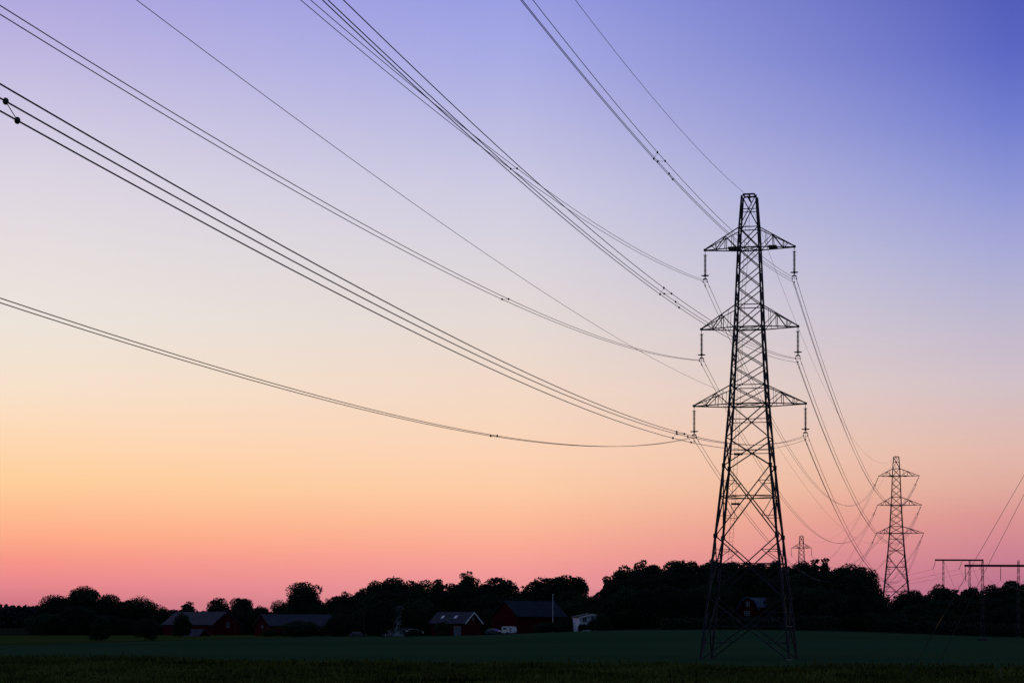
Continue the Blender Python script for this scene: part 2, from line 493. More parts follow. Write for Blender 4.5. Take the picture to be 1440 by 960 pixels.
    m.build('earth_wire_clamp', M['hardware'], cap)
    # ladder up the rear face
    m = MB()
    za, zb = 6.0, 52.0
    def lad(z, o):
        x = -bw(z) * (.36 if z < 39 else .15 + .21 * (52 - z) / 13)
        return Vector((x + o, bw(z) / 2 - .12, z))
    zz = np.linspace(za, zb, 16)
    for o in (-.22, .22):
        m.tube([lad(z, o) for z in zz], .018, 4)
    z = za
    while z < zb:
        m.bar(lad(z, -.22), lad(z, .22), .024, jit=0); z += .5
    lo_ = m.build('ladder', S, t)
    for z in (18.35, 24.2):
        m = MB(); p = lad(z, 0); m.box((p.x + .3, p.y - .35, z + .06), (.95, .8, .2)); m.build('rest_platform', S, lo_)
    for side, o in ((-1, .2), (1, .2)):
        m = MB(); xx = side * (bw(48.1) / 2 + (.75 if side < 0 else 1.5))
        m.box((xx, -.5, 48.2), (1.0, .08, .3)); mp_ = m.build('marker_plate', M['plate'], t)
        m2 = MB(); m2.box((xx + .1, -.42, 47.97), (1.0, .5, .16)); m2.build('plate_bracket', S, mp_)
    return t, tips

TH = math.atan((1385 - 720) / F)                      # heading of the line, measured from the view axis
def fr(rz): return Vector((math.cos(rz), math.sin(rz), 0)), Vector((-math.sin(rz), math.cos(rz), 0))
T1Y = F / 12.0
T1 = Vector((px(1054, T1Y), T1Y, pz(927, T1Y)))
ARMS1 = ((5.22, 5.22), (5.64, 5.64), (6.52, 6.52))
t1, tips1 = lattice_tower('tall dark lattice pylon in the foreground field, the nearest and largest of the steel towers', T1, -TH, ARMS1)
T2Y = T1Y * 2.732
T2 = Vector((px(1260.3, T2Y), T2Y, pz(880.5, T2Y)))
A2 = R(8.4)
t2, tips2 = lattice_tower('mid-distance lattice pylon on the right rising above the trees, its insulators pulled aside', T2, -A2,
                          ((5.55, 7.2), (5.9, 7.9), (6.3, 8.6)), 1.15)
T3Y = 1050.0
T3 = Vector((px(1127, T3Y), T3Y, pz(903, T3Y)))
t3, tips3 = lattice_tower('farthest lattice pylon, tiny, its top showing over the trees right of the nearest pylon', T3, -R(4),
                          ((5.1, 5.1), (5.5, 5.5), (6.3, 6.3)), 1.25)
def wpt(T, rz, p):
    a, b = fr(rz); return T + a * p.x + b * p.y + Vector((0, 0, p.z))

# ------------------------------------------------------------------ insulator strings
def insulator(label, loc, rz, group):
    t = thing('insulator_string', label, 'insulator', loc, rz, group)
    m = MB(); m.tube([(0, 0, 0), (0, 0, -.5)], .035, 6); m.build('shackle', M['hardware'], t)
    m = MB(); prof = []
    z = -.48
    for k in range(16):
        prof += [(z, .045), (z - .03, .085), (z - .075, .175), (z - .1, .165), (z - .105, .055)]
        z -= .148
    m.tube([(0, 0, p[0]) for p in prof], [p[1] for p in prof], 10); m.build('disc_stack', M['insulator'], t)
    m = MB(); m.bar((-.24, 0, -.47), (.24, 0, -.47), .05); m.bar((0, -.2, -.47), (0, .2, -.47), .05); m.build('upper_horn', M['hardware'], t)
    m = MB(); ring = [(.42 * math.cos(a), .22 * math.sin(a), -2.93 + .05 * abs(math.cos(a))) for a in np.linspace(0, 2 * math.pi, 17)]
    m.tube(ring, .055, 6, False); m.bar((-.42, 0, -2.9), (.42, 0, -2.9), .09); m.tube([(0, 0, -2.8), (0, 0, -3.08)], [.11, .09], 8)
    m.build('arcing_ring', M['hardware'], t)
    m = MB(); m.tube([(0, 0, -3.05), (0, 0, -3.25)], .03, 6)
    arc = [(.25 * math.cos(a), 0, -3.47 + .22 * math.sin(a)) for a in np.linspace(0, math.pi, 11)]
    m.tube(arc, [.05 + .045 * math.sin(a) for a in np.linspace(0, math.pi, 11)], 6)
    m.tube([(0, 0, -3.25), (0, 0, -3.9)], .02, 5)
    m.build('yoke', M['hardware'], t)
    for dx, dz in ((-.25, -3.55), (.25, -3.55), (0, -3.97)):
        m = MB(); m.tube([(dx, -.24, dz - .1), (dx, -.08, dz - .07), (dx, .08, dz - .07), (dx, .24, dz - .1)], [.04, .09, .09, .04], 6)
        m.build('suspension_clamp', M['hardware'], t)
    return t
SUB = (('upper left', (-.25, -3.68)), ('upper right', (.25, -3.68)), ('lowest', (0, -4.1)))
ins0 = None
LEV = ('top', 'middle', 'bottom'); SD = {-1: 'left', 1: 'right'}
def place_ins(T, rz, tips, swing, tower, group):
    """hang one string from each crossarm tip; returns the three conductor seats of each"""
    global ins0
    seats = {}
    for (k, side), tip in tips.items():
        loc = wpt(T, rz, tip) + Vector((0, 0, -.06))
        lab = f'dark insulator string hanging from the {SD[side]} tip of the {LEV[k]} crossarm of the {tower} pylon'
        if ins0 is None: ins0 = o = insulator(lab, loc, rz, group)
        else: o = dup(ins0); o.location = loc; o['label'] = lab; o['group'] = group
        o.rotation_euler = (0, 0, rz)
        tilt = Matrix.Identity(3)
        if swing:
            o.rotation_euler = (0, swing, rz); tilt = Matrix.Rotation(swing, 3, 'Y')
        base = Matrix.Rotation(rz, 3, 'Z') @ tilt
        for nm, (dx, dz) in SUB:
            if side < 0 and nm == 'lowest': continue
            dx, dz = (dx * .92, -3.55) if side < 0 else (dx, dz)
            seats[(k, side, nm)] = loc + base @ Vector((dx, 0, dz))
    return seats
seat1 = place_ins(T1, -TH, tips1, 0, 'nearest', 'insulator strings on the nearest pylon')
seat2 = place_ins(T2, -A2, tips2, R(23), 'mid-distance', 'insulator strings on the mid-distance pylon')
seat3 = place_ins(T3, -R(4), tips3, 0, 'farthest', 'insulator strings on the farthest pylon')

# ------------------------------------------------------------------ conductors
def wire(name, label, cat, pts, r, group):
    m = MB(); o0 = pts[0]
    m.tube([p - o0 for p in pts], r, 5)
    o = m.build(name, M['wire'], None); o.location = o0
    for p in o.data.polygons: p.use_smooth = True
    return tag(o, label, cat, group)
SPAN = 1.645
def back_pts(P0, b, c, n=90):
    """from the near pylon back over the viewpoint towards the pylon behind it"""
    out = []; Y1 = P0.y
    for i in range(n + 1):
        t = -1.6 * (1 - (1 - i / n) ** 1.0)
        d = Y1 * t
        out.append(Vector((P0.x + math.tan(TH) * d, P0.y + d, P0.z + (b * t + c * t * t) * Y1 / F)))
    return out
def sag_pts(P, Q, S, n=56):
    return [P.lerp(Q, i / n) - Vector((0, 0, 4 * S * (i / n) * (1 - i / n))) for i in range(n + 1)]
BACK = {(0, -1): (346.5, 249.1), (1, -1): (342.0, 246.3), (2, -1): (362.2, 262.3),
        (0, 1): (342.9, 245.7), (1, 1): (334.3, 239.5), (2, 1): (359.7, 254.7)}
CR = .0205
bk = {}
for (k, s), (b, c) in BACK.items():
    for nm, _ in SUB:
        if (k, s, nm) not in seat1: continue
        nu = ('left' if 'left' in nm else 'right') if s < 0 else nm
        bn = 'pair' if s < 0 else 'triple'
        p = back_pts(seat1[(k, s, nm)], b, c); bk[(k, s, nm)] = p
        wire('conductor', f'{nu} cable of the {bn} sweeping up-left from the {LEV[k]} {SD[s]} arm, nearest pylon',
             'cable', p, CR, 'cables between the nearest pylon and the viewer')
        q = sag_pts(seat1[(k, s, nm)], seat2[(k, s, nm)], 14.5)
        wire('conductor', f'{nu} cable of the {bn}, {LEV[k]} {SD[s]} arm, nearest to mid-distance pylon',
             'cable', q, CR * 1.3, 'cables between the nearest and the mid-distance pylon')
        q = sag_pts(seat2[(k, s, nm)], seat3[(k, s, nm)], 14.5, 36)
        wire('conductor', f'{nu} faint cable of the {bn}, {LEV[k]} {SD[s]} arm, mid-distance to farthest pylon',
             'cable', q, CR * 1.3, 'cables between the mid-distance and the farthest pylon')
pk = lambda T, rz: wpt(T, rz, Vector((-.1, 0, 54.2)))
wire('earth_wire', 'thin single wire running up-left from the very top of the nearest pylon', 'cable', back_pts(pk(T1, -TH), 326.2, 253.9), .019, 'thin single wires')
wire('earth_wire', 'thin single wire from the nearest pylon top to the mid-distance pylon top', 'cable', sag_pts(pk(T1, -TH), pk(T2, -A2), 12.2), .016, 'thin single wires')
wire('earth_wire', 'thin single wire from the mid-distance pylon top to the farthest one', 'cable', sag_pts(pk(T2, -A2), pk(T3, -R(4)), 12.2, 36), .018, 'thin single wires')
bd = lambda T, rz: wpt(T, rz, Vector((0, 0, 30.3)))
wire('telecom_cable', 'thinnest single wire rising up-left from behind the lowest crossarm of the nearest pylon', 'cable', back_pts(bd(T1, -TH), 210.3, 163.2), .013, 'thin single wires')
wire('telecom_cable', 'thin single wire from the body of the nearest pylon, low down, to the mid-distance one', 'cable', sag_pts(bd(T1, -TH), bd(T2, -A2), 9.2), .013, 'thin single wires')

# spacers: two clamps and a rod between two cables of a bundle
def spacer(pa, pb, label):
    t = thing('bundle_spacer', label, 'cable spacer', pa, 0, 'spacers on the cable bundles')
    d = pb - pa
    for o in (Vector((0, 0, 0)), d):
        m = MB(); m.ball(o, .07, 8, 6, 1.15); m.build('clamp', M['hardware'], t)
    m = MB(); m.bar((0, 0, 0), d, .018); m.build('rod', M['hardware'], t)
def at_t(pts, t):
    f = -t / 1.6 * (len(pts) - 1); i = int(f); return pts[i].lerp(pts[i + 1], f - i)
def t_of(xpix, k, s):
    """walk back along a bundle to where it stands in line with a direction"""
    p = bk[(k, s, 'upper left')]
    lo, hi = 0.0, -.999
    for _ in range(50):
        m_ = (lo + hi) / 2; q = at_t(p, m_)
        if 720 + F * q.x / q.y > xpix: lo = m_
        else: hi = m_
    return lo
for k, s, xp, a, b, lab in (
    (0, 1, 914, 'upper right', 'lowest', 'upper-left spacer of three on the bundle above the nearest pylon, right side'),
    (0, 1, 925, 'upper left', 'upper right', 'middle spacer of three on the bundle above the nearest pylon, right side'),
    (0, 1, 941, 'upper left', 'lowest', 'lower-right spacer of three on the bundle above the nearest pylon, right side'),
    (1, 1, 923, 'upper right', 'lowest', 'upper-left spacer of three, bundle meeting the middle crossarm of the nearest pylon'),
    (1, 1, 934, 'upper left', 'upper right', 'middle spacer of three, bundle meeting the middle crossarm of the nearest pylon'),
    (1, 1, 950, 'upper left', 'lowest', 'lower-right spacer of three, bundle meeting the middle crossarm of the nearest pylon'),
    (2, 1, 941, 'upper right', 'lowest', 'left spacer of three just left of the lowest left insulator'),
    (2, 1, 952, 'upper left', 'upper right', 'middle spacer of three just left of the lowest left insulator'),
    (2, 1, 967, 'upper left', 'lowest', 'right spacer of three just left of the lowest left insulator'),
    (1, -1, 706, 'upper left', 'upper right', 'pair of dots spacing the bundle at mid left sky, under the thin wire'),
    (2, -1, 690, 'upper left', 'upper right', 'pair of dots spacing the lowest sagging bundle, at left of the picture centre'),
    (0, -1, 718, 'upper left', 'upper right', 'spacer where two bundles cross high in the sky left of the pylon'),
    (2, 1, 8, 'upper left', 'lowest', 'large spacer with two round clamps at the left edge of the picture'),
):
    t_ = t_of(xp, k, s)
    spacer(at_t(bk[(k, s, a)], t_), at_t(bk[(k, s, b)], t_), lab)

# vibration dampers a little way out from each near clamp
for (k, s, nm), p1 in seat1.items():
    q = sag_pts(p1, seat2[(k, s, nm)], 14.5, 200)
    p = q[1].lerp(q[2], .0)
    m = MB(); d = (q[2] - q[1]).normalized()
    m.tube([-d * .28, -d * .12, d * .12, d * .28], [.05, .025, .025, .05], 6)
    o = m.build('vibration_damper', M['hardware']); o.location = p + Vector((0, 0, -.06))
    tag(o, f'small damper, {nm} cable, just beyond the {LEV[k]} {SD[s]} insulator of the nearest pylon', 'damper', 'vibration dampers by the nearest pylon')

# ------------------------------------------------------------------ portal towers of the second line
def portal(label, loc, rz, legx, bar, hgt, hang, group='portal towers of the smaller line'):
    t = thing('portal_tower', label, 'pylon', loc, rz, group)
    for x in legx:
        m = MB(); top = hgt + (1.0 if hang else 0.0)
        for sx in (-1, 1):
            for sy in (-1, 1): m.bar((x + sx * .36, sy * .36, 0), (x + sx * .16, sy * .16, top), .055)
        z = .4
        while z < top - .8:
            f = .36 - .2 * z / top; f2 = .36 - .2 * (z + 1.0) / top
            for sy in (-1, 1):
                m.bar((x - f, sy * f, z), (x + f2, sy * f2, z + 1.2), .035); m.bar((x - f, sy * f, z), (x + f, sy * f, z), .07)
            for sx in (-1, 1): m.bar((x + sx * f, -f, z), (x + sx * f2, f2, z + 1.2), .035)
            z += 1.7
        m.build('leg', M['steel'], t)
        m = MB(); m.box((x, 0, -.05), (.9, .9, .4)); m.build('footing', M['footing'], t)
    m = MB(); m.box(((bar[0] + bar[1]) / 2, 0, hgt), (bar[1] - bar[0], .42, .34))
    for sz in (-.2, .2):
        for sy in (-.24, .24): m.bar((bar[0], sy, hgt + sz), (bar[1], sy, hgt + sz), .09)
    m.build('crossbeam', M['steel'], t)
    return t
def mini_ins(label, loc, vec, r=.09):
    L_ = vec.length
    t = thing('insulator_string', label, 'insulator', loc, 0, 'insulator strings on the portal towers')
    m = MB(); prof = []; n = 12
    for i in range(n):
        f = .12 + .8 * i / n
        prof += [(f, .05), (f + .03, r * 1.25), (f + .05, .05)]
    m.tube([vec * f for f, _ in prof], [q for _, q in prof], 7); m.build('disc_stack', M['insulator'], t)
    m = MB(); m.tube([(0, 0, 0), vec * .13], .04, 5); m.build('shackle', M['hardware'], t)
    m = MB(); m.tube([vec * .9, vec], [.05, .09], 6); m.build('clamp', M['hardware'], t)
    return Vector(loc) + vec
PAY, PBY = 455.0, 610.0
PA = Vector((px(1407, PAY), PAY, gz(px(1407, PAY), PAY)))
PB = Vector((px(1345, PBY), PBY, gz(px(1345, PBY), PBY)))
ka, kb = F / PAY, F / PBY
hA = pz(795, PAY) - PA.z; hB = pz(787, PBY) - PB.z
rzp = R(6)
portal('dark portal tower with two lattice legs, crossbeam running out of the right edge', PA, rzp, (-26 / ka, 26 / ka), (-52 / ka, 52 / ka), hA, True)
portal('dark portal tower farther off, left of the other one, wide flat crossbeam above the trees', PB, rzp, (-19 / kb, 19 / kb), (-31 / kb, 39 / kb), hB, False)
aA, _ = fr(rzp)
pa_end, pb_end = [], []
for i, (xa, xb) in enumerate(((-51, -30), (0, 8), (51, 38))):
    w_ = ('left', 'middle', 'right')[i]
    pa_end.append(mini_ins(f'hanging insulator string at the {w_} of the portal tower at the right edge', PA + aA * (xa / ka) + Vector((0, 0, hA - .25)), Vector((.05, 0, -3.0))))
    pb_end.append(mini_ins(f'slanting insulator string at the {w_} of the farther portal tower crossbeam', PB + aA * (xb / kb) + Vector((0, 0, hB - .25)), Vector((-.85, 0, -2.5))))
PN = PA + (PA - PB) * 1.35
for i, w_ in enumerate(('left', 'middle', 'right')):
    wire('conductor', f'{w_} faint cable between the two portal towers at the right', 'cable', sag_pts(pa_end[i], pb_end[i], 3.6, 30), .022, 'cables of the portal tower line')
    dst = PN + aA * ((-51, 0, 51)[i] / ka) + Vector((0, 0, hA - 1.0))
    wire('conductor', f'{w_} cable leaving the right-edge portal tower towards the right edge', 'cable', sag_pts(pa_end[i], dst, 5.0, 36), .02, 'cables of the portal tower line')
    d2 = PB + Vector((-118 + (-5, 0, 5)[i], 130, -2.0 + hB - 2.6))
    wire('conductor', f'{w_} faint cable running left from the farther portal tower into the trees', 'cable', sag_pts(pb_end[i], d2, 7.5, 30), .022, 'cables of the portal tower line')
for i, x in enumerate((-19 / kb, 19 / kb)):
    p = PB + aA * x + Vector((0, 0, hB)); q = PB + aA * (x + 7.5) + Vector((0, -7, 0)); q.z = gz(q.x, q.y)
    m = MB(); m.tube([(0, 0, 0), q - p], .03, 5); o = m.build('guy_wire', M['wire']); o.location = p
    tag(o, f'thin stay cable from the {("left", "right")[i]} leg of the farther portal tower', 'guy wire', 'stay cables of the portal tower')

# stay cables of a mast standing just outside the right edge, with yellow guards
mast_Y = 168.0
top = Vector((px(1528, mast_Y), mast_Y, pz(508, mast_Y)))
g0 = gz(top.x, top.y)
mt = thing('guyed_mast', 'slim steel mast just outside the right edge holding two stay cables', 'mast', (top.x, top.y, g0))
m = MB(); m.tube([(0, 0, 0), (0, 0, (top.z - g0) * .5), (0, 0, top.z - g0 + .4)], [.19, .15, .1], 10); m.build('pole', M['steel'], mt)
m = MB(); m.tube([(0, 0, top.z - g0 - .25), (0, 0, top.z - g0 + .1)], .16, 10); m.build('stay_band', M['hardware'], mt)
for i, (xa, ya, Yd, xb_, yb_) in enumerate(((1274, 958, 156.0, 1440, 668), (1308, 952, 160.0, 1440, 695))):
    q = Vector((px(xa, Yd), Yd, 0)); q.z = gz(q.x, q.y)
    # direction fixed by where the cable leaves the picture
    Yb = Yd + 6
    e = Vector((px(xb_, Yb), Yb, pz(yb_, Yb)))
    d = e - q; p = q + d * ((top.x - q.x) / d.x)
    t = thing('guy_wire', f'{("upper", "lower")[i]} of two taut stay cables slanting from the right edge down to the meadow', 'guy wire', q, 0, 'stay cables at the right edge')
    m = MB(); m.tube([(0, 0, 0), p - q], .016, 6); m.build('cable', M['wire'], t)
    dn = (p - q).normalized(); ln = d.length
    m = MB(); m.tube([dn * .5, dn * 4.6], .028, 6); m.build('rod', M['steel'], t)
    if i == 0:
        m = MB(); m.tube([dn * 4.9, dn * 6.2], .034, 7); m.build('marker_sleeve', M['yellow'], t)

# ------------------------------------------------------------------ farm buildings
def gable(name, label, x, base, Yd, rz, length, width, eave, ridge, wall, roof, trim=None, cat='barn', windows=(), doors=(), lights=(), gambrel=False, chimney=False, zoff=None):
    """ridge runs along local x, the gable at +x"""
    X = px(x, Yd); z = gz(X, Yd) if base is None else pz(base, Yd)
    t = thing(name, label, cat, (X, Yd, z), rz)
    l, w = length / 2, width / 2
    prof = [(-w, 0), (w, 0), (w, eave)] + ([(w * .62, eave + (ridge - eave) * .68)] if gambrel else []) + [(0, ridge)] + \
           ([(-w * .62, eave + (ridge - eave) * .68)] if gambrel else []) + [(-w, eave)]
    m = MB(); n = len(prof)
    a = [(-l, y, zz - (0 if zz else 1.2)) for y, zz in prof]; b = [(l, y, zz - (0 if zz else 1.2)) for y, zz in prof]
    m.v = a + b
    m.f = [tuple(range(n)), tuple(reversed(range(n, 2 * n)))] + [(i, n + i, n + (i + 1) % n, (i + 1) % n) for i in range(n)]
    m.build('wall', wall, t)
    rp = prof[2:]; th = .22; ov = .35
    m = MB()
    for (y1, z1), (y2, z2) in zip(rp, rp[1:]):
        dv = Vector((0, y2 - y1, z2 - z1)).normalized(); nn = Vector((0, -dv.z, dv.y))
        if nn.z < 0: nn = -nn
        p1 = Vector((0, y1, z1)); p2 = Vector((0, y2, z2))
        if abs(y1) > w - .01: p1 = p1 - dv * ov
        if abs(y2) > w - .01: p2 = p2 + dv * ov
        p1 += nn * .03; p2 += nn * .03
        i = len(m.v)
        for xx in (-l - ov, l + ov):
            for q in (p1, p2, p2 + nn * th, p1 + nn * th): m.v.append((xx, q.y, q.z))
        m.f += [(i, i+1, i+2, i+3), (i+7, i+6, i+5, i+4), (i, i+4, i+5, i+1), (i+1, i+5, i+6, i+2), (i+2, i+6, i+7, i+3), (i+3, i+7, i+4, i)]
    ro = m.build('roof', roof, t)
    if trim:
        for e_ in (1, -1):
            m = MB()
            for (y1, z1), (y2, z2) in zip(rp, rp[1:]):
                xx = e_ * (l + ov + .05)
                m.bar((xx, y1 * 1.05, z1 - .02 if abs(y1) < w - .01 else z1 - .12), (xx, y2 * 1.05, z2 - .02 if abs(y2) < w - .01 else z2 - .12), .09, .3, 0)
            m.build('bargeboard', trim, t)
    for side, u, zz, ww, hh in windows:
        fo = MB(); pane = MB()
        def P(du, dz, off):
            return {'e': (l + off, u + du, zz + dz), 'f': (u + du, -w - off, zz + dz)}[side]
        bx = lambda mb, du, dz, sw, sh, off, th_: mb.box(P(du, dz, off), (th_, sw, sh) if side == 'e' else (sw, th_, sh))
        for du in (-ww / 2, 0, ww / 2): bx(fo, du, 0, .09, hh + .09, .06, .1)
        for dz in (-hh / 2, 0, hh / 2): bx(fo, 0, dz, ww, .085, .05, .08)
        win = fo.build('window', M['frame'], t); bx(pane, 0, 0, ww - .02, hh - .02, .02, .03); pane.build('pane', M['glass'], win)
    for side, u, ww, hh, dm in doors:
        d = MB(); p = {'e': (l + .06, u, hh / 2), 'f': (u, -w - .06, hh / 2)}[side]
        d.box(p, (.1, ww, hh) if side == 'e' else (ww, .1, hh))
        db = d.build('door', dm, t)
        h_ = MB(); q = {'e': (l + .14, u + ww * .35, hh * .48), 'f': (u + ww * .35, -w - .14, hh * .48)}[side]
        h_.box(q, (.08, .08, .3)); h_.build('handle', M['hardware'], db)
    for u, f in lights:
        y1, z1 = -w, eave; q = Vector((u, y1 * (1 - f), eave + (ridge - eave) * f)); dv = Vector((0, w, ridge - eave)).normalized(); nn = Vector((0, -dv.z, dv.y))
        m = MB(); c0 = q + nn * (.3)
        m.quad(*[c0 + Vector((sx * .36, 0, 0)) + dv * (sy * .5) for sx, sy in ((-1, -1), (1, -1), (1, 1), (-1, 1))])
        m.quad(*[c0 - nn * .04 + Vector((sx * .42, 0, 0)) + dv * (sy * .56) for sx, sy in ((-1, -1), (1, -1), (1, 1), (-1, 1))])
        m.build('skylight', M['white'], t)
    if chimney:
        m = MB(); m.box((-l * .2, .3, ridge + .4), (.7, .7, 1.7)); m.box((-l * .2, .3, ridge + 1.3), (.84, .84, .18)); m.build('chimney', M['stone'], ro)
    return t

gable('red_barn', 'dark red barn with grey roof and one white gable window, leftmost building', 283, 897, 560, R(-44), 22, 9.4, 3.7, 7.0, M['red_wall'], M['roof_tile'],
      windows=[('e', .4, 3.6, .9, 1.3)], doors=[('f', 5.5, 2.4, 2.5, M['dark'])])
gable('lean_shed', 'low red shed with slanting grey roof below the leftmost barn', 276, 898, 520, R(-30), 4.6, 4.2, .7, 2.3, M['red_wall'], M['roof_tile'], cat='shed')
gable('long_barn', 'long low red barn with grey roof behind a wide bush', 416, 895, 528, R(-142), 20, 7.6, 2.9, 5.6, M['red_wall'], M['roof_tile'],
      windows=[('e', .2, 2.6, .6, .8)], doors=[])
sd = MB()
gable('white_house', 'white house mostly hidden by dark trees, only a narrow strip showing', 562, 893, 520, R(-70), 9, 7.5, 4.6, 7.2, M['dullwhite'], M['roof_dark'], M['white'], cat='house',
      windows=[('e', -1.4, 2.0, .9, 1.4), ('e', .9, 2.0, .9, 1.4), ('e', -.3, 4.7, .9, 1.2)])
gable('red_house', 'small dark red house with white bargeboards and two skylights', 641, 893, 490, R(-38), 10.5, 6.4, 2.9, 5.4, M['red_wall'], M['roof_tile'], M['white'], cat='house',
      windows=[('e', 0, 3.9, .5, .6)], doors=[('f', 3.2, 2.2, 2.3, M['grey_door'])], lights=[(-2.6, .52), (1.4, .52)])
gable('dark_barn', 'large dark red barn with wide blackish roof behind the white trailer', 744, 890, 520, R(-136), 17, 9.5, 4.2, 8.0, M['red_wall'], M['roof_dark'],
      doors=[('f', -5, 3, 3, M['dark'])])
gable('white_cottage', 'pale two-storey cottage by the field edge, partly behind a tree', 829, 886, 478, R(-80), 7.5, 6.4, 3.1, 3.7, M['cottage'], M['roof_dark'], M['white'], cat='house',
      windows=[('e', -2.0, 2.6, .8, 1.0), ('e', 0, 2.6, .8, 1.0), ('e', 2.0, 2.6, .8, 1.0), ('e', -1.6, .8, .9, 1.0), ('e', 1.0, .8, .9, 1.2)])
gable('gambrel_house', 'dark red gambrel-roofed house on the rise, seen through the nearest pylon', 1052, 867, 486, R(-98), 7, 4.6, 1.9, 4.5, M['red_wall'], M['roof_blue'], cat='house', gambrel=True,
      windows=[('e', 0, 3.0, .8, 1.1), ('e', -.2, .9, 1.2, 1.0)])
gable('farm_shed', 'long low red outbuilding with blue-grey roof behind the gambrel house', 1066, 866, 497, R(4), 13.0, 5, 2.2, 4.3, M['red_wall'], M['roof_blue'], cat='shed')

def wheel(x, y, r, t, w=.22):
    m = MB(); m.tube([(x, y - w / 2, r), (x, y + w / 2, r)], r, 14); wh = m.build('wheel', M['tyre'], t)
    m = MB(); m.tube([(x, y - w / 2 - .02, r), (x, y + w / 2 + .02, r)], r * .55, 10); m.build('rim', M['hardware'], wh)
def car(label, x, base, Yd, rz, paint):
    X = px(x, Yd); t = thing('parked_car', label, 'car', (X, Yd, gz(X, Yd) if base is None else pz(base, Yd)), rz)
    def extr(prof, hw, name, mt_):
        m = MB(); n = len(prof); m.v = [(p[0], -p[2] if len(p) > 2 else -hw, p[1]) for p in prof] + [(p[0], p[2] if len(p) > 2 else hw, p[1]) for p in prof]
        m.f = [tuple(range(n)), tuple(reversed(range(n, 2 * n)))] + [(i, (i + 1) % n, n + (i + 1) % n, n + i)[::-1] for i in range(n)]
        return m.build(name, mt_, t)
    extr([(-2.1, .32), (2.05, .32), (2.12, .6), (2.0, .85), (1.1, .96), (-1.9, .98), (-2.12, .8)], .84, 'body', paint)
    extr([(1.05, .95, .78), (.35, 1.4, .66), (-1.25, 1.43, .66), (-1.85, .97, .78)], .7, 'cabin', paint)
    extr([(.85, 1.0, .785), (.3, 1.35, .69), (-1.2, 1.37, .69), (-1.65, 1.0, .785)], .7, 'side_window', M['glass'])
    for xx in (-1.3, 1.32):
        for yy in (-.78, .78): wheel(xx, yy, .31, t)
    for yy in (-.6, .6):
        m = MB(); m.box((2.1, yy, .68), (.08, .3, .16)); m.build('headlight', M['glass'], t)
    return t
car('dark blue car parked at the field edge between the farm trees', 504, 896, 488, R(8), M['car_dark'])
car('dark car parked left of the white trailer', 695, 892, 478, R(-40), M['car_dark'])
car('pale car half hidden behind a bush left of the red house', 583, 892, 492, R(15), M['car_light'])
X = px(716, 470)
tr = thing('caravan', 'small white caravan standing on the field edge before the dark barn', 'caravan', (X, 470, pz(891.5, 470)), R(-24))
m = MB(); prof = [(-1.5, .35), (1.4, .35), (1.5, .7), (1.35, 1.75), (-1.2, 1.82), (-1.45, 1.6)]; n = len(prof)
m.v = [(a, -.95, b) for a, b in prof] + [(a, .95, b) for a, b in prof]
m.f = [tuple(range(n)), tuple(reversed(range(n, 2 * n)))] + [(i, n + i, n + (i + 1) % n, (i + 1) % n) for i in range(n)]
m.build('body', M['white'], tr)
m = MB(); m.box((-.65, -.97, 1.35), (.8, .06, .35)); m.build('window', M['glass'], tr)
m = MB(); m.box((.75, -.965, 1.0), (.6, .05, 1.15)); m.build('door', M['dullwhite'], tr)
m = MB(); m.bar((1.45, 0, .45), (2.4, 0, .45), .1); m.build('drawbar', M['hardware'], tr)
for yy in (-.85, .85): wheel(0, yy, .3, tr)

def pole(name, label, cat, x, y_top, Yd, r, mt_, ball=False, arms=False):
    X = px(x, Yd); z = gz(X, Yd); h = pz(y_top, Yd) - z
    t = thing(name, label, cat, (X, Yd, z))
    m = MB(); m.tube([(0, 0, -.3), (0, 0, h)], [r, r * .6], 8); m.build('pole', mt_, t)
    if ball: m = MB(); m.ball((0, 0, h + .08), .14); m.build('finial', mt_, t)
    if arms:
        m = MB(); m.bar((-.7, 0, h - .4), (.7, 0, h - .4), .12); m.build('crossarm', mt_, t)
    return t
pole('flagpole', 'slim white flagpole without a flag at the right end of the dark barn', 'flagpole', 777.5, 836, 500, .085, M['white'], ball=True)
pole('utility_pole', 'thin grey utility pole among the farm trees left of the white house', 'pole', 512, 846, 486, .06, M['dark'], arms=True)
pole('utility_pole', 'thin grey utility pole right of the leftmost barn', 'pole', 330.5, 871, 545, .07, M['dark'], arms=True)

# wooden stakes in the meadow and a stone at the field edge
for x, yt, yb, w, mt_, lab in ((1085.5, 944, 962, .035, 'timber', 'brown wooden stake in the grass below the nearest pylon'),
                          (1092.5, 952, 963, .04, 'dullwhite', 'short pale stake in the grass beside the brown one'),
                          (1172, 947, 960, .03, 'timber', 'thin stake in the grass right of the nearest pylon'),
                          (1401, 935, 962, .03, 'timber', 'left of two thin stakes in the grass in the lower right corner'),
                          (1407, 936, 962, .03, 'timber', 'right of two thin stakes in the grass in the lower right corner')):
    Yd = 160.0; X = px(x, Yd); z = gz(X, Yd)
    m = MB(); m.tube([(0, 0, -.2), (rnd.uniform(-.03, .03), 0, pz(yt, Yd) - z)], [w, w * .8], 6)
    o = m.build('stake', M[mt_]); o.location = (X, Yd, z)
    tag(o, lab, 'stake', 'stakes in the meadow grass')
Yd = 440; X = px(1382, 300)
m = MB(); m.ball((0, 0, .1), 1.0, 12, 8, .45)
m.v = [(a * (1 + .2 * math.sin(5 * b + a * 3)), b * (1 + .15 * math.sin(4 * a)), c * (1 + .2 * math.sin(a * 6))) for a, b, c in m.v]
o = m.build('boulder', M['stone']); o.location = (X, 385, gz(X, 385)); o.location.x = px(1382, 385)
o.location.z = gz(o.location.x, 385)
tag(o, 'dark flat boulder lying in the crop below the right-edge portal tower', 'boulder')

